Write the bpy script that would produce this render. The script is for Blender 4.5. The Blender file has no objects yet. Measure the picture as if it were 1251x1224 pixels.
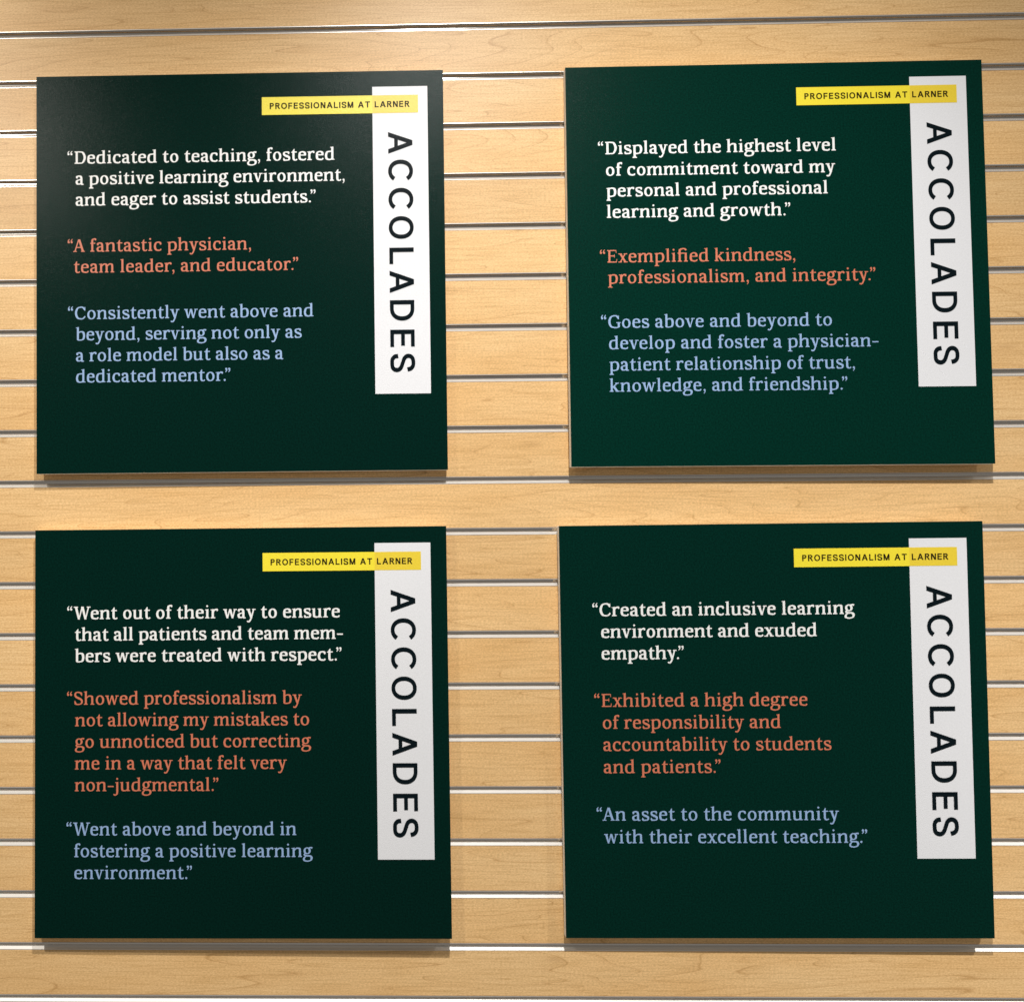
import bpy, math, mathutils, random
from mathutils import Vector, Matrix

SC = bpy.context.scene
COL = SC.collection
random.seed(7)
Z0 = 2.30                       # height of the topmost groove that shows in the photograph
PITCH = 0.0762                  # slatwall pitch, 3 inches
def W3(x, yd, out=0.0):         # wall coordinates: x right, yd down from the top groove, out = distance from the wall
    return Vector((x, -out, Z0 - yd))

# ------------------------------------------------------------------ camera
F_PX, PX, PY = 1150.0, 399.93, 639.94          # focal length and principal point in photo pixels (1251 x 1224)
RV = Vector((-0.028717724, 0.0223032815, -0.0073105394))
CAM = (-0.11769294, 0.78954858, 1.40402924)
cam = bpy.data.cameras.new('camera')
camo = bpy.data.objects.new('camera', cam)
COL.objects.link(camo)
SC.camera = camo
cam.sensor_fit = 'HORIZONTAL'
cam.sensor_width = 36.0
cam.lens = 36.0 * F_PX / 1251.0
cam.shift_x = (625.5 - PX) / 1251.0
cam.shift_y = (PY - 612.0) / 1251.0
cam.clip_start, cam.clip_end = 0.05, 50.0
R = Matrix.Rotation(RV.length, 3, RV.normalized())
D1 = Matrix(((1, 0, 0), (0, -1, 0), (0, 0, -1)))
D2 = Matrix(((1, 0, 0), (0, 1, 0), (0, 0, -1)))
M = Matrix(((1, 0, 0), (0, 0, -1), (0, -1, 0)))     # world -> (x, down, out)
w2c = D1 @ R @ D2 @ M
camo.matrix_world = Matrix.Translation(W3(*CAM)) @ w2c.transposed().to_4x4()

# ------------------------------------------------------------------ light of the room
world = bpy.data.worlds.new('World')
SC.world = world
world.use_nodes = True
bg = world.node_tree.nodes['Background']
bg.inputs[0].default_value = (1.0, 0.95, 0.88, 1)
bg.inputs[1].default_value = 0.20
SC.view_settings.view_transform = 'Standard'
SC.view_settings.look = 'None'
SC.view_settings.gamma = 1.0
SC.view_settings.exposure = 0.0

def spot(name, loc, aim, power, col=(1.0, 0.97, 0.94), size=92, blend=0.9, r=0.022):
    l = bpy.data.lights.new(name, 'SPOT')
    l.energy, l.color, l.spot_size, l.spot_blend, l.shadow_soft_size = power, col, math.radians(size), blend, r
    o = bpy.data.objects.new(name, l)
    COL.objects.link(o)
    o.location = loc
    o.rotation_euler = (Vector(aim) - Vector(loc)).to_track_quat('-Z', 'Y').to_euler()
    return o
# ceiling track spots in front of and above the wall
KW = 46.0                       # lamp power scale
spot('track_spot', W3(-1.172, -0.482, 1.305), W3(-2.157, 0.868), 2.55 * KW, size=156, blend=1.0, col=(1.0, 0.94, 0.86))
spot('track_spot', W3(0.113, -0.80, 1.36), W3(0.47, 2.00), 4.15 * KW, size=93.5, blend=1.0)
spot('track_spot', W3(1.901, -0.680, 1.271), W3(0.895, 5.213), 4.3 * KW, size=82.4, blend=1.0)

# ------------------------------------------------------------------ materials
def mat(name):
    m = bpy.data.materials.new(name)
    m.use_nodes = True
    nt = m.node_tree
    b = nt.nodes['Principled BSDF']
    return m, nt, b
def N(nt, t, **kw):
    n = nt.nodes.new(t)
    for k, v in kw.items():
        setattr(n, k, v)
    return n

def maple():
    m, nt, b = mat('maple_laminate')
    L = nt.links.new
    geo = N(nt, 'ShaderNodeTexCoord')
    oi = N(nt, 'ShaderNodeObjectInfo')
    # every slat is cut from its own stretch of board
    off = N(nt, 'ShaderNodeVectorMath', operation='MULTIPLY')
    comb = N(nt, 'ShaderNodeCombineXYZ')
    mul = N(nt, 'ShaderNodeMath', operation='MULTIPLY'); mul.inputs[1].default_value = 37.0
    L(oi.outputs['Random'], mul.inputs[0]); L(mul.outputs[0], comb.inputs[0]); L(mul.outputs[0], comb.inputs[2])
    add = N(nt, 'ShaderNodeVectorMath', operation='ADD')
    L(geo.outputs['Object'], add.inputs[0]); L(comb.outputs[0], add.inputs[1])
    def mapped(sx, sy, sz):
        mp = N(nt, 'ShaderNodeMapping'); mp.inputs['Scale'].default_value = (sx, sy, sz)
        L(add.outputs[0], mp.inputs[0]); return mp.outputs[0]
    def noise(v, scale, detail=4, rough=.55, dist=0.0):
        n = N(nt, 'ShaderNodeTexNoise'); n.inputs['Scale'].default_value = scale; n.inputs['Detail'].default_value = detail
        n.inputs['Roughness'].default_value = rough; n.inputs['Distortion'].default_value = dist
        L(v, n.inputs['Vector']); return n.outputs['Fac']
    def ramp(f, stops):
        r = N(nt, 'ShaderNodeValToRGB'); e = r.color_ramp.elements
        e[0].position, e[0].color = stops[0]; e[1].position, e[1].color = stops[-1]
        for p, c in stops[1:-1]:
            q = e.new(p); q.color = c
        L(f, r.inputs[0]); return r.outputs[0]
    def mix(f, a, c, mode='MIX'):
        n = N(nt, 'ShaderNodeMix', data_type='RGBA', blend_type=mode)
        if isinstance(f, float): n.inputs[0].default_value = f
        else: L(f, n.inputs[0])
        for s, x in ((6, a), (7, c)):
            if isinstance(x, tuple): n.inputs[s].default_value = x
            else: L(x, n.inputs[s])
        return n.outputs[2]
    broad = noise(mapped(1.3, 1, 6), 2.2, 3)
    base = ramp(broad, [(.3, (0.89, 0.550, 0.235, 1)), (.7, (0.97, 0.660, 0.330, 1))])
    # cathedral figure: iso-lines of a long warped field, like annual rings
    field = noise(mapped(0.8, 1, 9.5), 1.6, 2, .5, .5)
    k = N(nt, 'ShaderNodeMath', operation='MULTIPLY'); k.inputs[1].default_value = 17.0; L(field, k.inputs[0])
    fr = N(nt, 'ShaderNodeMath', operation='FRACT'); L(k.outputs[0], fr.inputs[0])
    ring = ramp(fr.outputs[0], [(0, (0, 0, 0, 1)), (.035, (1, 1, 1, 1)), (.07, (.25, .25, .25, 1)), (.35, (0, 0, 0, 1))])
    brk = ramp(noise(mapped(5, 1, 30), 2.0, 3), [(.30, (.1, .1, .1, 1)), (.55, (1, 1, 1, 1))])
    rm = N(nt, 'ShaderNodeMath', operation='MULTIPLY'); L(ring, rm.inputs[0]); L(brk, rm.inputs[1])
    rs = N(nt, 'ShaderNodeMath', operation='MULTIPLY'); L(rm.outputs[0], rs.inputs[0]); rs.inputs[1].default_value = .62
    c1 = mix(rs.outputs[0], base, (0.52, 0.27, 0.085, 1))
    # fine fibre flecks
    fib = ramp(noise(mapped(4.5, 1, 150), 2.6, 6, .68), [(.46, (0, 0, 0, 1)), (.78, (1, 1, 1, 1))])
    fs = N(nt, 'ShaderNodeMath', operation='MULTIPLY'); L(fib, fs.inputs[0]); fs.inputs[1].default_value = .75
    c2 = mix(fs.outputs[0], c1, (0.60, 0.35, 0.12, 1))
    # mottle and speckle of the print
    sp = ramp(noise(mapped(60, 1, 110), 5.0, 2, .7), [(.32, (.80, .77, .72, 1)), (.66, (1.06, 1.08, 1.10, 1))])
    c3 = mix(1.0, c2, sp, 'MULTIPLY')
    # small dark pin knots here and there
    vor = N(nt, 'ShaderNodeTexVoronoi', feature='F1'); vor.inputs['Scale'].default_value = 1.0
    L(mapped(4.5, 1, 14), vor.inputs['Vector'])
    kn = ramp(vor.outputs['Distance'], [(.0, (1, 1, 1, 1)), (.09, (0, 0, 0, 1))])
    kb = N(nt, 'ShaderNodeMath', operation='MULTIPLY'); L(kn, kb.inputs[0]); L(brk, kb.inputs[1])
    ks = N(nt, 'ShaderNodeMath', operation='MULTIPLY'); L(kb.outputs[0], ks.inputs[0]); ks.inputs[1].default_value = .3
    c4 = mix(ks.outputs[0], c3, (0.36, 0.19, 0.07, 1))
    tone = N(nt, 'ShaderNodeMapRange'); tone.inputs['To Min'].default_value = .94; tone.inputs['To Max'].default_value = 1.035
    L(oi.outputs['Random'], tone.inputs['Value'])
    c5 = N(nt, 'ShaderNodeVectorMath', operation='SCALE'); L(c4, c5.inputs[0]); L(tone.outputs[0], c5.inputs['Scale'])
    L(c5.outputs[0], b.inputs['Base Color'])
    b.inputs['Roughness'].default_value = .42
    b.inputs['Specular IOR Level'].default_value = .35
    bump = N(nt, 'ShaderNodeBump'); bump.inputs['Strength'].default_value = .10; bump.inputs['Distance'].default_value = .0006
    L(noise(mapped(90, 1, 240), 4.0, 3, .6), bump.inputs['Height']); L(bump.outputs[0], b.inputs['Normal'])
    return m

def metal(name='satin_aluminium', metallic=.55, col=(.90, .87, .82, 1), r0=.28, r1=.38):
    m, nt, b = mat(name)
    L = nt.links.new
    b.inputs['Metallic'].default_value = metallic
    b.inputs['Base Color'].default_value = col
    tc = N(nt, 'ShaderNodeTexCoord')
    mp = N(nt, 'ShaderNodeMapping'); mp.inputs['Scale'].default_value = (2.5, 400, 400); L(tc.outputs['Object'], mp.inputs[0])
    n = N(nt, 'ShaderNodeTexNoise'); n.inputs['Scale'].default_value = 1.5; n.inputs['Detail'].default_value = 3; L(mp.outputs[0], n.inputs['Vector'])
    r = N(nt, 'ShaderNodeMapRange'); r.inputs['To Min'].default_value = r0; r.inputs['To Max'].default_value = r1
    L(n.outputs['Fac'], r.inputs['Value']); L(r.outputs[0], b.inputs['Roughness'])
    return m

def printed(name, col, rough=.42, spec=.5, grain=.16):
    """matt laminated print: ink colour with a fine orange-peel surface"""
    m, nt, b = mat(name)
    L = nt.links.new
    tc = N(nt, 'ShaderNodeTexCoord')
    n2 = N(nt, 'ShaderNodeTexNoise'); n2.inputs['Scale'].default_value = 420; n2.inputs['Detail'].default_value = 2; L(tc.outputs['Object'], n2.inputs['Vector'])
    rp = N(nt, 'ShaderNodeMapRange'); rp.inputs['From Min'].default_value = .3; rp.inputs['From Max'].default_value = .7
    rp.inputs['To Min'].default_value = 1 - grain; rp.inputs['To Max'].default_value = 1 + grain; L(n2.outputs['Fac'], rp.inputs['Value'])
    mx = N(nt, 'ShaderNodeVectorMath', operation='SCALE'); mx.inputs[0].default_value = col[:3]; L(rp.outputs[0], mx.inputs['Scale'])
    L(mx.outputs[0], b.inputs['Base Color'])
    b.inputs['Roughness'].default_value = rough
    b.inputs['Specular IOR Level'].default_value = spec
    n = N(nt, 'ShaderNodeTexNoise'); n.inputs['Scale'].default_value = 900; n.inputs['Detail'].default_value = 1; L(tc.outputs['Object'], n.inputs['Vector'])
    bp = N(nt, 'ShaderNodeBump'); bp.inputs['Strength'].default_value = .5; bp.inputs['Distance'].default_value = .0004
    L(n.outputs['Fac'], bp.inputs['Height']); L(bp.outputs[0], b.inputs['Normal'])
    return m

MAPLE = maple()
METAL = metal()
BRIGHT = metal('bright_aluminium', 1.0, (.76, .72, .67, 1), .07, .18)
GREEN = printed('dark_green_print', (0.0005, 0.0175, 0.0125), rough=.25, spec=.065, grain=.3)
GREEN_LIT = printed('dark_green_print_lit', (0.0005, 0.0265, 0.0175), rough=.25, spec=.065, grain=.3)  # same dark green, lightened: lamp light on the upper right sign put into its colour
GREEN_HALF_LIT = printed('dark_green_print_half_lit', (0.0005, 0.0225, 0.0155), rough=.25, spec=.065, grain=.3)  # in-between copy of that green, brighter lighting of the lower right sign painted in
WHITE = printed('white_print', (0.85, 0.86, 0.885), grain=.03)
YELLOW = printed('yellow_print', (0.97, 0.81, 0.04), grain=.04)
YELLOW2 = printed('yellow_overprint', (0.90, 0.68, 0.045), grain=.04)
ORANGE = printed('orange_ink', (0.68, 0.20, 0.11), grain=.04)
BLUE = printed('light_blue_ink', (0.31, 0.47, 0.74), grain=.04)
CREAM = printed('white_ink', (0.95, 0.96, 0.94), grain=.03)
BLACK = printed('black_ink', (0.004, 0.009, 0.012), rough=.3, spec=.05, grain=.1)
BROWN = printed('dark_brown_ink', (0.028, 0.022, 0.008), rough=.3, spec=.05, grain=.1)
FOAM = printed('white_foam_board', (0.90, 0.88, 0.82), .7, .3, .05)
STEEL = printed('zinc_steel', (0.30, 0.30, 0.30), .45, .6, .05)
PARTICLE = printed('dark_fibreboard', (0.16, 0.10, 0.055), .85, .2, .2)

# ------------------------------------------------------------------ mesh helpers
def mesh_obj(name, vs, fs, m, parent=None, mats=None, idx=None):
    me = bpy.data.meshes.new(name)
    me.from_pydata([tuple(v) for v in vs], [], fs)
    for x in (mats or [m]):
        me.materials.append(x)
    if idx:
        for p, i in zip(me.polygons, idx):
            p.material_index = i
    me.update()
    o = bpy.data.objects.new(name, me)
    COL.objects.link(o)
    if parent:
        o.parent = parent
    return o
def empty(name, loc, label, cat, group=None):
    o = bpy.data.objects.new(name, None)
    o.empty_display_size = .05
    COL.objects.link(o)
    o.location = loc
    o['label'] = label; o['category'] = cat
    if group:
        o['group'] = group
    return o
def extrude_x(profile, x0, x1):
    """closed profile of (y, z), counter-clockwise seen from +x, swept along x"""
    n = len(profile)
    vs = [(x0, y, z) for y, z in profile] + [(x1, y, z) for y, z in profile]
    fs = [(i, i + n, (i + 1) % n + n, (i + 1) % n) for i in range(n)]
    fs += [tuple(range(n)), tuple(range(2 * n - 1, n - 1, -1))]
    return vs, fs
def fix_normals(o):
    import bmesh
    bm = bmesh.new(); bm.from_mesh(o.data)
    bmesh.ops.recalc_face_normals(bm, faces=bm.faces[:])
    bm.to_mesh(o.data); bm.free()

# ------------------------------------------------------------------ the slatwall
X0, X1 = -1.55, 1.75
GAP = 0.0100                     # groove opening between two slats
wall = empty('slatwall', (0, 0, 0), 'maple slatwall with aluminium lined horizontal grooves behind the four dark green signs', 'wall')
hs = (PITCH - GAP) / 2
c = .0009
prof = [(0.0, -hs + c), (c, -hs), (.0185, -hs), (.0185, hs), (c, hs), (0.0, hs - c)]
prof = [(y, z) for y, z in prof]
vs, fs = extrude_x(prof, X0, X1)
slat0 = mesh_obj('slat', vs, fs, MAPLE, wall)
fix_normals(slat0)
K0, K1 = -4, 26
slat0.location = (0, 0, Z0 - (K0 + .5) * PITCH)
for k in range(K0 + 1, K1):
    o = slat0.copy(); COL.objects.link(o); o.parent = wall
    o.location = (0, 0, Z0 - (k + .5) * PITCH)
# aluminium insert: lips over the slat edges, flanges and a back web, with the T-slot widening upwards
g = GAP / 2
t = .0011
ins = [(-.0003, -g - .0003), (-.0003, -g + .0003), (.0056, .0005), (.0060, g + .0042), (.0046, g + .0042),
       (.0046, g - .0006), (-.0003, g - .0005), (-.0003, g + .0003),
       (-.0001, g + .0003), (-.0001, g - .0001), (.0040, g - .0001), (.0040, g + .0052), (.0072, g + .0052), (.0072, -g + .0001), (-.0001, -g + .0001), (-.0001, -g - .0003)]
# the slats are rebated behind the lip, so keep the insert's back leg inside a shallow pocket
vs, fs = extrude_x(ins, X0, X1)
fs = fs[:-2]
ch0 = mesh_obj('metal_channel', vs, fs, None, wall, mats=[METAL, BRIGHT], idx=[1 if i in (2, 3, 4, 5) else 0 for i in range(len(fs))])
ch0.location = (0, 0, Z0 - K0 * PITCH)
for k in range(K0 + 1, K1 + 1):
    o = ch0.copy(); COL.objects.link(o); o.parent = wall
    o.location = (0, 0, Z0 - k * PITCH)
zb, zt = Z0 - (K1 + .5) * PITCH, Z0 - (K0 - .5) * PITCH
mesh_obj('backing_board', *extrude_x([(.0187, zb), (.026, zb), (.026, zt), (.0187, zt)], X0, X1), PARTICLE, wall)

# ------------------------------------------------------------------ lettering
# Two small drawn alphabets: a brushed book serif for the quotes and a plain grotesque
# for the headings.  Every glyph is a union of simple polygons (stems, serifs, pen strokes).
class Pen:
    def __init__(s, V, H, ang=0.0):
        s.V, s.H, s.a, s.polys = V, H, math.radians(ang), []
    def hw(s, nx, ny, k=1.0):
        c, d = math.cos(s.a), math.sin(s.a)
        x, y = nx * c + ny * d, -nx * d + ny * c
        return 0.5 * k * math.hypot(s.V * x, s.H * y)
    def poly(s, *p):
        s.polys.append([tuple(q) for q in p])
    def rect(s, x0, y0, x1, y1):
        s.poly((x0, y0), (x1, y0), (x1, y1), (x0, y1))
    def curve(s, pts, closed=False, w=None, n=7, fixed=None):
        """pen stroke along a Catmull-Rom curve; w = width factor at every knot"""
        P = [tuple(map(float, p)) for p in pts]
        m = len(P)
        w = w or [1.0] * m
        out = []
        segs = m if closed else m - 1
        for i in range(segs):
            if closed:
                p0, p1, p2, p3 = P[i - 1], P[i], P[(i + 1) % m], P[(i + 2) % m]
                w1, w2 = w[i], w[(i + 1) % m]
            else:
                p1, p2 = P[i], P[i + 1]
                p0 = P[i - 1] if i else (2 * p1[0] - p2[0], 2 * p1[1] - p2[1])
                p3 = P[i + 2] if i + 2 < m else (2 * p2[0] - p1[0], 2 * p2[1] - p1[1])
                w1, w2 = w[i], w[i + 1]
            for j in range(n):
                t = j / n
                q = []
                for c in (0, 1):
                    q.append(0.5 * (2 * p1[c] + (p2[c] - p0[c]) * t + (2 * p0[c] - 5 * p1[c] + 4 * p2[c] - p3[c]) * t * t
                                    + (3 * p1[c] - p0[c] - 3 * p2[c] + p3[c]) * t ** 3))
                out.append((q[0], q[1], w1 + (w2 - w1) * t))
        if not closed:
            out.append((P[-1][0], P[-1][1], w[-1]))
        L, R, k = [], [], len(out)
        for i in range(k):
            a = out[i - 1] if (closed or i) else out[i]
            b = out[(i + 1) % k] if (closed or i + 1 < k) else out[i]
            dx, dy = b[0] - a[0], b[1] - a[1]
            d = math.hypot(dx, dy) or 1.0
            nx, ny = -dy / d, dx / d
            h = (fixed / 2 * out[i][2]) if fixed else s.hw(nx, ny, out[i][2])
            L.append((out[i][0] + nx * h, out[i][1] + ny * h))
            R.append((out[i][0] - nx * h, out[i][1] - ny * h))
        for i in range(k if closed else k - 1):
            j = (i + 1) % k
            s.poly(R[i], R[j], L[j]); s.poly(R[i], L[j], L[i])
    def ring(s, cx, cy, rx, ry, pw=2.1, n=36):
        pts = []
        for i in range(n):
            t = 2 * math.pi * i / n
            c, d = math.cos(t), math.sin(t)
            pts.append((cx + rx * math.copysign(abs(c) ** (2 / pw), c), cy + ry * math.copysign(abs(d) ** (2 / pw), d)))
        s.curve(pts, True, n=1)
    def arc(s, cx, cy, rx, ry, a0, a1, pw=2.15, n=30):
        pts = []
        for i in range(n + 1):
            t = math.radians(a0 + (a1 - a0) * i / n)
            c, d = math.cos(t), math.sin(t)
            pts.append((cx + rx * math.copysign(abs(c) ** (2 / pw), c), cy + ry * math.copysign(abs(d) ** (2 / pw), d)))
        s.curve(pts, n=1)
    def line(s, x0, y0, x1, y1, w, w2=None):
        """diagonal bar cut flat at both ends, w measured horizontally"""
        w2 = w2 or w
        s.poly((x0 - w / 2, y0), (x0 + w / 2, y0), (x1 + w2 / 2, y1), (x1 - w2 / 2, y1)) if y1 > y0 else \
            s.poly((x1 - w2 / 2, y1), (x1 + w2 / 2, y1), (x0 + w / 2, y0), (x0 - w / 2, y0))
    def dot(s, cx, cy, r, ry=None, n=12):
        ry = ry or r
        s.poly(*[(cx + r * math.cos(2 * math.pi * i / n), cy + ry * math.sin(2 * math.pi * i / n)) for i in range(n)])
    # serif pieces
    def stem(s, x, y0, y1):
        s.rect(x - s.V / 2, y0, x + s.V / 2, y1)
    def foot(s, x, y=0, l=54, r=54, up=1, V=None):
        h, b = s.H * 0.86 * up, 26 * up
        v = (V or s.V) / 2
        for sg, e in ((-1, l), (1, r)):
            if e > 0:
                q = [(x, y), (x + sg * (v + e), y), (x + sg * (v + e), y + h * 0.92), (x + sg * (v + e * .35), y + h * 1.15),
                     (x + sg * v, y + h + b), (x, y + h + b)]
                s.poly(*q)
    def flag(s, x, y, l=62):
        v = s.V / 2
        s.poly((x - v - l, y - 48), (x, y - 66), (x, y - 6), (x - v - l, y - 20))
        s.poly((x - v, y - 95), (x + v, y - 95), (x + v, y + 8), (x - v, y - 14))


def serif_glyph(ch, V, H):
    p = Pen(V, H, 8)
    X, C, A, D = 500, 700, 742, -232
    t, b = X + 9 - H / 2, -9 + H / 2            # centre lines of round tops and bottoms
    v = V / 2
    def arch(x0, x1, y=0):
        p.curve([(x0 + v * .4, 345), (x0 + v + 42, 428), ((x0 + x1) / 2 + 22, t - 4), (x1 - 26, 452), (x1, 350)],
                w=[.75, .85, 1.25, 1.12, 1])
        p.stem(x1, y, 352)
    if ch in 'nmhrﬁ' or ch in 'il':
        pass
    if ch == 'a':
        p.stem(352, 90, 350)
        p.curve([(86, 380), (120, 456), (222, t), (318, 450), (352, 340)], w=[.8, 1.2, 1.35, 1.05, 1])
        p.dot(108, 388, 48, 46)
        p.curve([(350, 292), (235, 268), (120, 222), (88, 134), (130, 42), (205, b + 12), (290, 42), (350, 100)],
                w=[.9, 1.05, 1.1, 1.05, 1.05, 1.2, 1.0, .8])
        p.curve([(352, 95), (372, 26), (420, 10), (476, 24)], w=[1, 1, 1, .8])
    elif ch == 'b':
        p.stem(128, 20, A - 20); p.flag(128, A, 56)
        p.curve([(128, 368), (200, 452), (310, t), (425, 445), (474, 262), (425, 70), (300, b), (180, 16), (105, 24)],
                w=[.7, .9, 1.2, 1.1, 1.05, 1.1, 1.1, 1, .8])
    elif ch == 'c':
        p.curve([(424, 388), (372, 462), (275, t), (150, 440), (88, 250), (145, 72), (272, b + 6), (372, 30), (440, 98)],
                w=[.8, 1.15, 1.25, 1.1, 1.05, 1.1, 1.3, 1.1, .75])
        p.dot(408, 386, 47, 50)
    elif ch == 'd':
        p.stem(440, 60, A - 20); p.flag(440, A, 56)
        p.curve([(440, 440), (372, 482), (280, t), (148, 440), (88, 244), (132, 70), (242, b + 2), (350, 30), (438, 118)],
                w=[.7, .95, 1.2, 1.1, 1.05, 1.1, 1.2, .95, .7])
        p.poly((440 - v, 0), (562, 6), (562, 38), (440 + v, 62), (440 - v, 80))
    elif ch == 'e':
        p.curve([(90, 252), (132, 425), (262, t), (384, 432), (420, 300)], w=[1, 1.05, 1.15, 1.1, 1])
        p.curve([(88, 262), (132, 78), (276, b + 8), (384, 36), (452, 104)], w=[1.02, 1.1, 1.3, 1.1, .7])
        p.rect(88, 262, 455, 262 + H * .95)
        p.poly((375, 262), (462, 262), (460, 320), (375, 330))
    elif ch == 'f' or ch == 'ﬁ':
        p.stem(150, 20, 590); p.foot(150, 0, 56, 66)
        if ch == 'f':
            p.curve([(150, 560), (166, 670), (228, 722 - H / 2 + 14), (300, 716), (352, 668)], w=[1, 1.05, 1.3, 1.2, .8])
            p.dot(330, 670, 44, 42)
            p.rect(38, X - H, 318, X)
        else:
            p.curve([(150, 560), (168, 672), (250, 724 - H / 2 + 12), (380, 722), (470, 706)], w=[1, 1.05, 1.3, 1.2, 1.3])
            p.rect(38, X - H, 480, X)
            p.stem(480, 20, X); p.foot(480, 0, 56, 56); p.dot(478, 668, 52)
    elif ch == 'g':
        p.ring(238, 335, 142, 155)
        p.curve([(340, 440), (392, 505), (470, 500), (520, 482)], w=[.8, 1, 1.3, 1.1])
        p.curve([(150, 205), (98, 150), (110, 92), (190, 66)], w=[.8, .9, .95, 1])
        p.curve([(150, 84), (235, 62), (380, 58), (474, -10), (468, -120), (400, -190), (240, D + 10), (90, -186), (56, -98), (100, -20), (170, 40)],
                w=[1, 1.3, 1.3, 1.1, 1.0, 1, 1.1, 1.0, .95, .9, .8])
    elif ch == 'h':
        p.stem(128, 20, A - 20); p.flag(128, A, 56); p.foot(128, 0, 56, 44); arch(128, 484, 20); p.foot(484, 0, 44, 56)
    elif ch == 'i':
        p.stem(155, 20, X - 20); p.flag(155, X); p.foot(155, 0, 58, 56); p.dot(150, 668, 54)
    elif ch == 'j':
        p.stem(150, -60, X - 20); p.flag(150, X); p.dot(146, 668, 54)
        p.curve([(150, -40), (128, -150), (50, -210), (-40, -205)], w=[1, 1, 1.2, .9]); p.dot(-28, -188, 42, 38)
    elif ch == 'k':
        p.stem(128, 20, A - 20); p.flag(128, A, 56); p.foot(128, 0, 56, 50)
        p.curve([(160, 248), (250, 300), (420, 470)], w=[1, 1, .95], fixed=H * 1.15)
        p.rect(318, X - H * .86, 520, X)
        p.curve([(220, 300), (310, 190), (430, 24)], w=[1, 1.05, 1.1], fixed=V)
        p.rect(345, 0, 560, H * .86)
    elif ch == 'l':
        p.stem(150, 20, A - 20); p.flag(150, A, 58); p.foot(150, 0, 58, 56)
    elif ch == 'm':
        for x, a, c in ((130, 56, 40), (442, 40, 40), (756, 40, 56)):
            p.stem(x, 20, 345 if x > 130 else X - 20); p.foot(x, 0, a, c)
        p.flag(130, X); arch(130, 442, 20); arch(442, 756, 20)
    elif ch == 'n':
        p.stem(130, 20, X - 20); p.flag(130, X); p.foot(130, 0, 56, 44); arch(130, 474, 20); p.foot(474, 0, 44, 56)
    elif ch == 'o':
        p.ring(278, 250, 278 - 46 - v, 259 - H / 2)
    elif ch == 'p':
        p.stem(138, D + 20, X - 20); p.flag(138, X); p.foot(138, D, 58, 66)
        p.curve([(140, 372), (210, 452), (322, t), (448, 440), (500, 262), (446, 70), (318, b), (225, 14), (140, 70)],
                w=[.7, .9, 1.2, 1.1, 1.05, 1.1, 1.15, 1, .8])
    elif ch == 'q':
        p.stem(450, D + 20, X)
        p.foot(450, D, 60, 60)
        p.curve([(450, 440), (380, 482), (280, t), (148, 440), (88, 244), (132, 70), (242, b), (350, 30), (450, 118)])
    elif ch == 'r':
        p.stem(134, 20, X - 20); p.flag(134, X); p.foot(134, 0, 56, 74)
        p.curve([(150, 330), (205, 430), (280, t - 4), (345, 482), (400, 446)], w=[.7, .9, 1.3, 1.3, .9]); p.dot(378, 440, 50, 48)
    elif ch == 's':
        p.curve([(362, 400), (322, 470), (222, t), (116, 458), (88, 372), (140, 296), (240, 250), (350, 196), (384, 112), (340, 34), (225, b), (118, 28), (72, 110)],
                w=[.75, 1.1, 1.1, 1, .85, 1.25, 1.7, 1.25, .85, 1, 1.1, 1.1, .7])
        p.poly((332, 350), (378, 350), (382, 440), (350, 460)); p.poly((60, 150), (104, 150), (84, 40), (58, 60))
    elif ch == 't':
        p.curve([(158, 470), (158, 240), (168, 90), (225, 22), (300, 24), (366, 70)], w=[1, 1, 1, 1.0, 1.1, .7])
        p.poly((158 - v, 470), (158 + v, 470), (158 + v, 648), (158 + v - 40, 640), (158 - v + 4, 530))
        p.poly((28, X - H), (340, X - H), (346, X), (140, X + 2), (28, X - 22))
    elif ch == 'u':
        p.stem(126, 150, X - 20); p.flag(126, X, 58)
        p.stem(448, 60, X - 20); p.flag(448, X, 58)
        p.curve([(126, 160), (150, 55), (240, b + 6), (345, 36), (446, 120)], w=[1, 1.08, 1.25, .95, .7])
        p.poly((448 - v, 0), (576, 6), (576, 36), (448 + v, 60), (448 - v, 80))
    elif ch == 'v':
        p.line(268, -6, 112, X - 10, V * .9, V * 1.08); p.line(268, -6, 412, X - 10, V * .45, H * 1.15)
        p.rect(8, X - H * .86, 214, X); p.rect(330, X - H * .86, 520, X)
    elif ch == 'w':
        p.line(236, -6, 108, X - 10, V * .8, V * 1.05); p.line(236, -6, 372, X - 6, V * .5, H * 1.2)
        p.line(520, -6, 384, X - 6, V * .8, V * 1.05); p.line(520, -6, 650, X - 10, V * .5, H * 1.15)
        p.rect(6, X - H * .86, 206, X); p.rect(574, X - H * .86, 758, X); p.rect(330, X - H * .86, 420, X)
    elif ch == 'x':
        p.line(404, 10, 126, X - 10, V * 1.1); p.line(122, 10, 398, X - 10, H * 1.3)
        for a, c in ((18, 216), (316, 508)):
            p.rect(a, X - H * .86, c, X)
        for a, c in ((14, 206), (312, 518)):
            p.rect(a, 0, c, H * .86)
    elif ch == 'y':
        p.line(280, 4, 114, X - 10, V * .95, V * 1.08)
        p.curve([(410, X - 20), (290, 60), (222, -110), (150, -196), (70, -200)], w=[.62, .72, .8, 1.1, .9]); p.dot(78, -184, 46, 42)
        p.rect(8, X - H * .86, 216, X); p.rect(328, X - H * .86, 516, X)
    elif ch == 'z':
        p.rect(50, 0, 430, H); p.rect(50, X - H, 430, X); p.line(100, 10, 380, X - 10, V)
    elif ch == 'D':
        p.stem(165, 10, C - 10); p.foot(165, 0, 62, 0); p.foot(165, C, 62, 0, -1)
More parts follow.
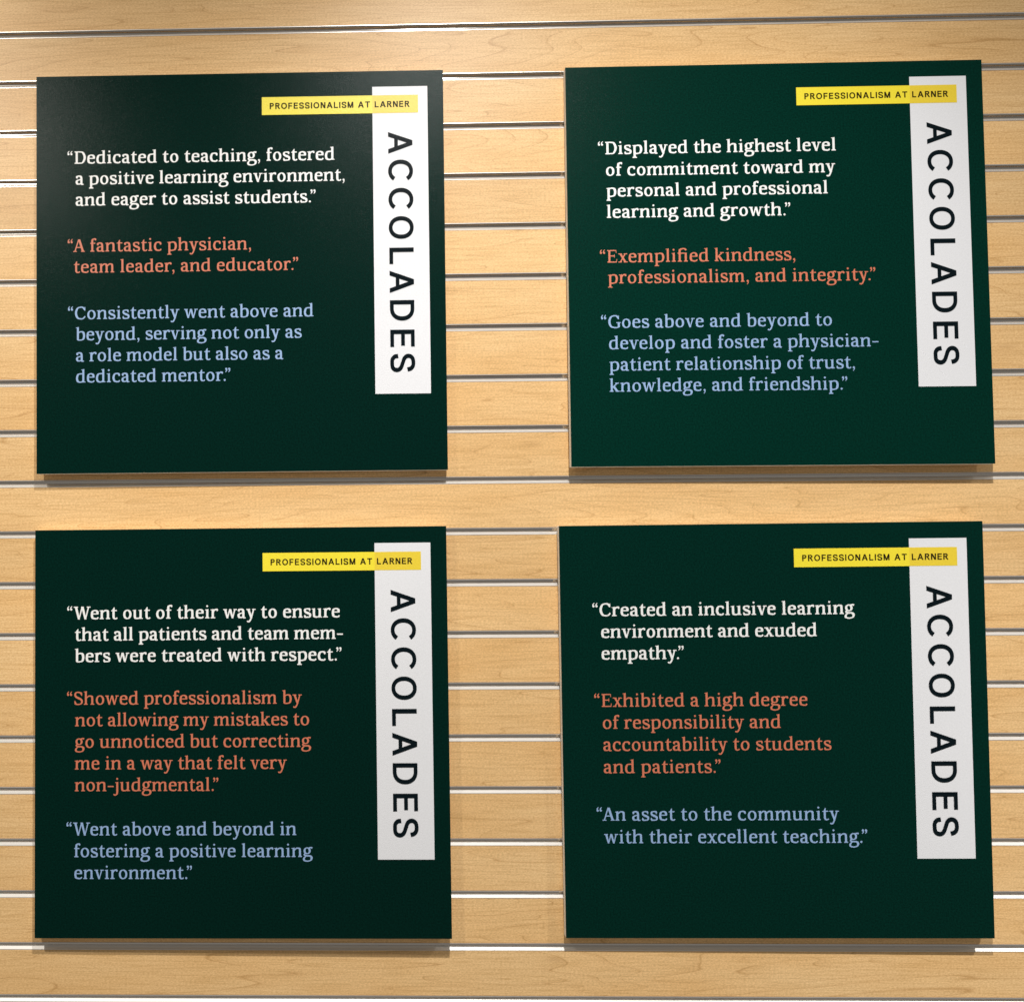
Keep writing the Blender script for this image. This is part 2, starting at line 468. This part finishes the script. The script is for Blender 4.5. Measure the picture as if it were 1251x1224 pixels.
        p.curve([(120, H / 2), (330, H / 2), (500, 70), (614, 345), (510, 622), (330, C - H / 2), (120, C - H / 2)],
                w=[1, 1.05, 1, 1.1, 1, 1.05, 1])
    elif ch == 'A':
        p.line(98, 10, 322, C + 4, H * 1.2, H * 1.2); p.line(560, 10, 338, C + 4, V * 1.15, V * 1.15)
        p.rect(170, 220, 500, 220 + H)
        p.rect(8, 0, 214, H * .86); p.rect(448, 0, 656, H * .86)
    elif ch == 'C':
        p.curve([(588, 520), (500, 645), (370, C + 9 - H / 2), (180, 610), (92, 350), (180, 88), (372, -6 + H / 2), (500, 50), (606, 168)],
                w=[.8, 1, 1.2, 1.1, 1.08, 1.1, 1.2, 1, .75])
        p.poly((572, 480), (612, 480), (612, 690), (584, 690), (560, 600))
    elif ch == 'G':
        p.curve([(592, 520), (510, 645), (380, C + 9 - H / 2), (182, 610), (92, 350), (182, 88), (385, -6 + H / 2), (520, 24), (610, 70)],
                w=[.8, 1, 1.2, 1.1, 1.08, 1.1, 1.2, 1, .9])
        p.poly((578, 480), (618, 480), (618, 690), (590, 690), (566, 600))
        p.stem(606, 40, 300); p.rect(470, 300 - H * .86 + 20, 706, 320)
    elif ch == 'E':
        p.stem(160, 10, C - 10); p.foot(160, 0, 60, 0); p.foot(160, C, 60, 0, -1)
        p.rect(150, 0, 556, H); p.rect(150, C - H, 540, C); p.rect(150, 340, 440, 340 + H)
        p.poly((520, 0), (556, 0), (584, 190), (550, 190)); p.poly((510, C), (545, C), (552, 530), (520, 530))
        p.poly((418, 275), (450, 275), (450, 455), (418, 455))
    elif ch == 'S':
        p.curve([(462, 540), (410, 640), (290, C + 9 - H / 2), (150, 660), (98, 540), (160, 430), (290, 360), (420, 290), (478, 180), (430, 60), (285, -9 + H / 2), (150, 40), (84, 170)],
                w=[.75, 1, 1.15, 1, .9, 1.25, 1.5, 1.25, .9, 1, 1.15, 1, .75])
        p.poly((440, 490), (482, 490), (478, 680), (452, 680)); p.poly((66, 220), (108, 220), (90, 20), (66, 20))
    elif ch == 'W':
        p.line(300, -6, 128, C - 10, V * .9, V * 1.12); p.line(300, -6, 482, C - 4, V * .5, H * 1.2)
        p.line(662, -6, 492, C - 4, V * .9, V * 1.1); p.line(662, -6, 838, C - 10, V * .5, H * 1.2)
        p.rect(10, C - H * .86, 246, C); p.rect(738, C - H * .86, 946, C); p.rect(420, C - H * .86, 548, C)
    elif ch == '.':
        p.dot(112, 48, 58)
    elif ch == ',':
        p.dot(118, 50, 57)
        p.poly((118, -4), (172, 30), (168, -50), (96, -146), (64, -130), (112, -60))
    elif ch == '-':
        p.rect(40, 222, 366, 222 + H * 1.15)
    elif ch == '“':
        for x in (104, 270):
            p.dot(x, 545, 60); p.poly((x - 58, 550), (x, 596), (x + 12, 650), (x + 56, 716), (x + 26, 734), (x - 52, 650))
    elif ch == '”':
        for x in (118, 284):
            p.dot(x, 664, 60); p.poly((x + 58, 660), (x, 612), (x - 12, 558), (x - 56, 494), (x - 26, 476), (x + 52, 560))
    return p.polys


SERIF_ADV = {' ': 246, ',': 232, '-': 407, '.': 224, 'A': 661, 'C': 670, 'D': 708, 'E': 620, 'G': 722, 'S': 560, 'W': 955, 'a': 500,
             'b': 563, 'c': 494, 'd': 591, 'e': 506, 'f': 345, 'g': 537, 'h': 628, 'i': 314, 'j': 282, 'k': 568, 'l': 306, 'm': 902,
             'n': 616, 'o': 556, 'p': 590, 'q': 580, 'r': 442, 's': 450, 't': 380, 'u': 610, 'v': 527, 'w': 765, 'x': 525, 'y': 520,
             'z': 480, '“': 390, '”': 397, 'ﬁ': 640}
KERN = {('.', '”'): -150, (',', '”'): -150, ('y', '.'): -60, ('r', '.'): -50, ('“', 'A'): -55, ('r', ','): -50, ('W', 'e'): -40, ('w', 'a'): -12,
        ('v', 'e'): -12, ('f', 'o'): -8, ('g', '.'): -10, ('r', 'o'): -6}


def sans_glyph(ch, W):
    """cap height 1000; returns (polys, width)"""
    p = Pen(W, W * .93, 0)
    h = W / 2
    T, B = 1000 + 12 - W * .465, -12 + W * .465
    if ch == 'A':
        p.line(h * 1.1, 0, 440 - h * .1, 1000, W * 1.12, W * 1.06); p.line(880 - h * 1.1, 0, 440 + h * .1, 1000, W * 1.12, W * 1.06)
        p.rect(200, 250, 680, 250 + W * .9); return p.polys, 880
    if ch == 'C':
        p.arc(445, 500, 445 - h, 512 - h * .93, 36, 324)
        return p.polys, 845
    if ch == 'O':
        p.ring(445, 500, 445 - h, 512 - h * .93, 2.15, 40); return p.polys, 890
    if ch == 'L':
        p.rect(0, 0, W, 1000); p.rect(0, 0, 610, W * .93); return p.polys, 610
    if ch == 'D':
        p.rect(0, 0, W, 1000)
        p.arc(320, 500, 470 - h, 500 - W * .465, 90, -90, 2.2)
        p.rect(h, 0, 322, W * .93); p.rect(h, 1000 - W * .93, 322, 1000)
        return p.polys, 790
    if ch == 'E':
        p.rect(0, 0, W, 1000)
        for y, x in ((0, 645), (1000 - W * .93, 635), (520 - W * .46, 600)):
            p.rect(0, y, x, y + W * .93)
        return p.polys, 645
    if ch == 'F':
        p.rect(0, 0, W, 1000); p.rect(0, 1000 - W * .93, 620, 1000); p.rect(0, 500 - W * .6, 570, 500 + W * .33); return p.polys, 620
    if ch == 'S':
        p.curve([(h, 315), (112, 170), (215, 78), (355, B), (520, 84), (612, 180), (618, 320), (525, 430), (350, 500), (175, 572), (92, 680), (98, 812), (185, 905), (330, T), (480, 912), (575, 822), (610, 690)])
        return p.polys, 690
    if ch == 'P':
        p.rect(0, 0, W, 1000)
        p.arc(360, 710, 280 - h, 290 - W * .465, 90, -90)
        p.rect(h, 1000 - W * .93, 362, 1000); p.rect(h, 420, 362, 420 + W * .93)
        return p.polys, 650
    if ch == 'R':
        p.rect(0, 0, W, 1000)
        p.arc(380, 725, 280 - h, 275 - W * .465, 90, -90)
        p.rect(h, 1000 - W * .93, 382, 1000); p.rect(h, 450, 382, 450 + W * .93)
        p.line(640, 0, 380, 465, W * 1.15); return p.polys, 700
    if ch == 'I':
        p.rect(0, 0, W, 1000); return p.polys, W
    if ch == 'N':
        p.rect(0, 0, W, 1000); p.rect(740 - W, 0, 740, 1000); p.line(740 - W * .6, 0, W * .6, 1000, W * 1.2); return p.polys, 740
    if ch == 'M':
        p.rect(0, 0, W, 1000); p.rect(880 - W, 0, 880, 1000)
        p.line(440, 0, W * .6, 1000, W * 1.1); p.line(440, 0, 880 - W * .6, 1000, W * 1.1); return p.polys, 880
    if ch == 'T':
        p.rect(370 - h, 0, 370 + h, 1000); p.rect(0, 1000 - W * .93, 740, 1000); return p.polys, 740
    return [], 300


def union_tris(polys):
    """union of overlapping simple polygons -> (verts2d, tris)"""
    vs, fs = [], []
    jit = random.Random(3)
    for q in polys:
        a = sum(q[i][0] * q[(i + 1) % len(q)][1] - q[(i + 1) % len(q)][0] * q[i][1] for i in range(len(q)))
        if abs(a) < 1.0:
            continue
        if a < 0:
            q = q[::-1]
        fs.append(list(range(len(vs), len(vs) + len(q))))
        vs += [Vector((round(c[0], 1) + jit.uniform(-.04, .04), round(c[1], 1) + jit.uniform(-.04, .04))) for c in q]
    if not fs:
        return [], []
    r = mathutils.geometry.delaunay_2d_cdt(vs, [], fs, 0, 1e-4)
    P = [[tuple(vs[i]) for i in q] for q in fs]
    B = [(min(c[0] for c in q), max(c[0] for c in q), min(c[1] for c in q), max(c[1] for c in q)) for q in P]
    def inside(x, y):
        for q, (x0, x1, y0, y1) in zip(P, B):
            if x0 <= x <= x1 and y0 <= y <= y1:
                c, j = False, len(q) - 1
                for i in range(len(q)):
                    (ax, ay), (bx, by) = q[i], q[j]
                    if (ay > y) != (by > y) and x < (bx - ax) * (y - ay) / (by - ay) + ax:
                        c = not c
                    j = i
                if c:
                    return True
        return False
    out = [tuple(v) for v in r[0]]
    tris = []
    for t in r[2]:
        if inside(sum(out[i][0] for i in t) / len(t), sum(out[i][1] for i in t) / len(t)):
            tris.append(tuple(t))
    return out, tris


GLYPHS = {}
def serif(ch, V, H):
    k = (ch, V, H)
    if k not in GLYPHS:
        GLYPHS[k] = union_tris(serif_glyph(ch, V, H))
    return GLYPHS[k]
def sans(ch, W):
    k = (ch, W)
    if k not in GLYPHS:
        polys, w = sans_glyph(ch, W)
        GLYPHS[k] = union_tris(polys) + (w,)
    return GLYPHS[k]

# ------------------------------------------------------------------ the four signs
SW, SH = 0.6067, 0.5944          # sign width and height
THICK = 0.0125                   # foam board thickness
STAND = 0.0190                   # front face distance from the slats
def flat(name, polys_tris, m, parent, out):
    """flat print: list of (verts2d in mm from the sign's top left, tris); out = height above the face"""
    vs, fs = [], []
    for v, f in polys_tris:
        b = len(vs)
        vs += [(x / 1000 - SW / 2, -out, SH / 2 - y / 1000) for x, y in v]
        fs += [tuple(i + b for i in q) for q in f]
    return mesh_obj(name, vs, fs, m, parent)
def quad(x0, y0, x1, y1):
    return ([(x0, y1), (x1, y1), (x1, y0), (x0, y0)], [(0, 1, 2, 3)])
def text_line(s, x0, x1, base, em, V, H):
    s = s.replace('ﬁ', 'ﬁ')
    adv = []
    x, prev = 0.0, None
    for ch in s:
        x += KERN.get((prev, ch), 0) * em / 1000
        adv.append(x)
        x += SERIF_ADV[ch] * em / 1000
        prev = ch
    def ext(ch):
        v = serif(ch, V, H)[0]
        return min(q[0] for q in v) * em / 1000, max(q[0] for q in v) * em / 1000
    a = ext(s[0])[0]
    bq = ext(s[-1])[1]
    nat = adv[-1] + bq - a
    tr = (x1 - x0 - nat) / (len(s) - 1)
    out = []
    for i, ch in enumerate(s):
        if ch == ' ':
            continue
        v, f = serif(ch, V, H)
        ox = x0 - a + adv[i] + tr * i
        out.append(([(ox + q[0] * em / 1000, base - q[1] * em / 1000) for q in v], f))
    return out, tr
ACC = [('A', 92.3, 124.7), ('C', 133.8, 164.9), ('C', 176.0, 207.5), ('O', 218.3, 252.1), ('L', 265.2, 289.6), ('A', 299.5, 332.5),
       ('D', 343.3, 373.7), ('E', 387.1, 412.6), ('S', 422.8, 449.9)]
def heading(parent):
    """ACCOLADES set sideways, reading downwards; cap line to the right"""
    for ch, y0, y1 in ACC:
        v, f, w = sans(ch, 166)
        xs = [q[0] for q in v]
        a, b = min(xs), max(xs)
        vv = [(524.3 + q[1] / 1000 * 35.9, y0 + (q[0] - a) / (b - a) * (y1 - y0)) for q in v]
        flat('heading_letter', [(vv, f)], BLACK, parent, .0006)
def small_caps(s, x0, x1, base, cap, W):
    tot = 0
    for ch in s:
        tot += (sans(ch, W)[2] * 1.07 if ch != ' ' else 330) * cap / 1000
    tr = (x1 - x0 - tot) / (len(s) - 1)
    x, out = x0, []
    for ch in s:
        if ch == ' ':
            x += .33 * cap + tr; continue
        v, f, w = sans(ch, W)
        out.append(([(x + q[0] * 1.07 * cap / 1000, base - q[1] * cap / 1000) for q in v], f))
        x += w * 1.07 * cap / 1000 + tr
    return out

def rot3(a, yaw, pit):
    return (Matrix.Rotation(a, 3, 'Z') @ Matrix.Rotation(yaw, 3, 'Y') @ Matrix.Rotation(pit, 3, 'X'))
def sign(pose, label, quotes, ink):
    x, yd, a, yaw, pit = pose
    e = empty('quote_sign', W3(x, yd, STAND), label, 'sign', 'dark green quote signs hung on the slatwall')
    B = Matrix(((1, 0, 0), (0, 0, -1), (0, -1, 0)))        # (x, down, out) <-> blender, its own inverse
    e.scale = (1.0037, 1.0037, 1.0037)
    e.rotation_euler = (B @ rot3(a, yaw, pit) @ B).to_euler()
    w, h, ft = SW / 2, SH / 2, .0006
    def box(name, x0, x1, y0, y1, z0, z1, m, ch=0.0):
        v = [(x0, y0, z0), (x1, y0, z0), (x1, y1, z0), (x0, y1, z0), (x0, y0, z1), (x1, y0, z1), (x1, y1, z1), (x0, y1, z1)]
        f = [(0, 3, 2, 1), (4, 5, 6, 7), (0, 1, 5, 4), (1, 2, 6, 5), (2, 3, 7, 6), (3, 0, 4, 7)]
        o = mesh_obj(name, v, f, m, e)
        if ch:
            md = o.modifiers.new('edge', 'BEVEL'); md.width = ch; md.segments = 2
        return o
    box('foam_board', -w, w, ft, THICK, -h, h, FOAM, .0005)
    box('printed_face', -w, w, 0, ft - .0001, -h, h, ink)
    # two zinc hooks behind the board that drop into a groove of the wall
    gr = round((yd - SH / 2 + .10) / PITCH) * PITCH
    zc = yd - gr
    for sx in (-.18, .18):
        hk = box('hanging_hook', sx - .012, sx + .012, THICK, STAND + .0035, zc - .0018, zc - .0004, STEEL)
        pl = box('hook_plate', sx - .012, sx + .012, THICK - .0005, THICK + .0015, zc - .05, zc + .0, STEEL)
        pl.parent = hk
    flat('white_panel', [quad(501.5, 23.8, 583.2, 481.6)], WHITE, e, .0002)
    lb = mesh_obj('yellow_label', [(q[0] / 1000 - w, -.0004, h - q[1] / 1000) for q in
                  [(337.2, 63.6), (501.5, 63.6), (569.2, 63.6), (569.2, 36.8), (501.5, 36.8), (337.2, 36.8)]],
                  [(0, 1, 4, 5), (1, 2, 3, 4)], None, e, mats=[YELLOW, YELLOW2], idx=[0, 1])
    t = flat('label_lettering', small_caps('PROFESSIONALISM AT LARNER', 348.9, 556.3, 54.9, 9.1, 192), BROWN, e, .0006)
    t.parent = lb
    heading(e)
    for q, (mt, V, H) in zip(quotes, ((CREAM, 122, 64), (ORANGE, 108, 57), (BLUE, 108, 57))):
        out = []
        for s, x0, x1, base in q:
            o, tr = text_line(s, x0, x1, base, 26.6, V, H)
            out += o
        flat('printed_quote', out, mt, e, .0002)
    return e

sign((-0.2754, 0.3735, -0.0021, 0.0063, -0.0007),
     'upper left dark green sign, its white quote opening with “Dedicated to teaching”',
     [[('“Dedicated to teaching, fostered', 46.5, 444.6, 132.4), ('a positive learning environment,', 58.6, 459.2, 163.8), ('and eager to assist students.”', 58.6, 416.0, 195.5)],
      [('“A fantastic physician,', 46.7, 319.5, 264.7), ('team leader, and educator.”', 55.8, 389.3, 296.1)],
      [('“Consistently went above and', 47.0, 411.3, 365.5), ('beyond, serving not only as', 58.8, 393.7, 396.9), ('a role model but also as a', 58.8, 366.3, 428.3), ('dedicated mentor.”', 58.8, 287.7, 459.6)]], GREEN)
sign((0.5146, 0.3713, 0.0018, -0.0053, 0.0130),
     'upper right dark green sign, its white quote opening with “Displayed the highest level”',
     [[('“Displayed the highest level', 46.2, 392.5, 132.0), ('of commitment toward my', 57.4, 390.8, 164.3), ('personal and professional', 57.4, 379.1, 195.6), ('learning and growth.”', 57.5, 324.4, 227.3)],
      [('“Exempliﬁed kindness,', 46.4, 329.6, 293.9), ('professionalism, and integrity.”', 57.7, 444.4, 325.0)],
      [('“Goes above and beyond to', 46.4, 380.0, 390.9), ('develop and foster a physician-', 57.5, 445.9, 422.2), ('patient relationship of trust,', 57.5, 411.1, 453.9), ('knowledge, and friendship.”', 57.4, 399.8, 484.9)]], GREEN_LIT)
sign((-0.2776, 1.0533, -0.0029, -0.0056, 0.0075),
     'lower left dark green sign, its white quote opening with “Went out of their way”',
     [[('“Went out of their way to ensure', 47.8, 449.9, 131.7), ('that all patients and team mem-', 59.3, 454.1, 163.1), ('bers were treated with respect.”', 59.3, 451.7, 194.4)],
      [('“Showed professionalism by', 47.6, 393.1, 256.7), ('not allowing my mistakes to', 59.3, 403.4, 288.0), ('go unnoticed but correcting', 59.2, 406.0, 319.4), ('me in a way that felt very', 59.0, 370.4, 350.9), ('non-judgmental.”', 58.9, 270.1, 382.4)],
      [('“Went above and beyond in', 46.8, 383.3, 446.3), ('fostering a positive learning', 58.3, 406.9, 477.7), ('environment.”', 58.3, 230.9, 509.1)]], GREEN)
sign((0.4965, 1.0524, -0.0040, -0.0066, -0.0022),
     'lower right dark green sign, its white quote opening with “Created an inclusive learning”',
     [[('“Created an inclusive learning', 46.3, 422.0, 131.8), ('environment and exuded', 58.2, 367.5, 163.2), ('empathy.”', 58.2, 176.5, 194.6)],
      [('“Exhibited a high degree', 46.5, 351.6, 262.9), ('of responsibility and', 58.3, 313.0, 294.6), ('accountability to students', 58.4, 384.1, 326.4), ('and patients.”', 58.4, 225.7, 358.4)],
      [('“An asset to the community', 47.0, 392.3, 426.5), ('with their excellent teaching.”', 57.3, 431.5, 458.9)]], GREEN_HALF_LIT)
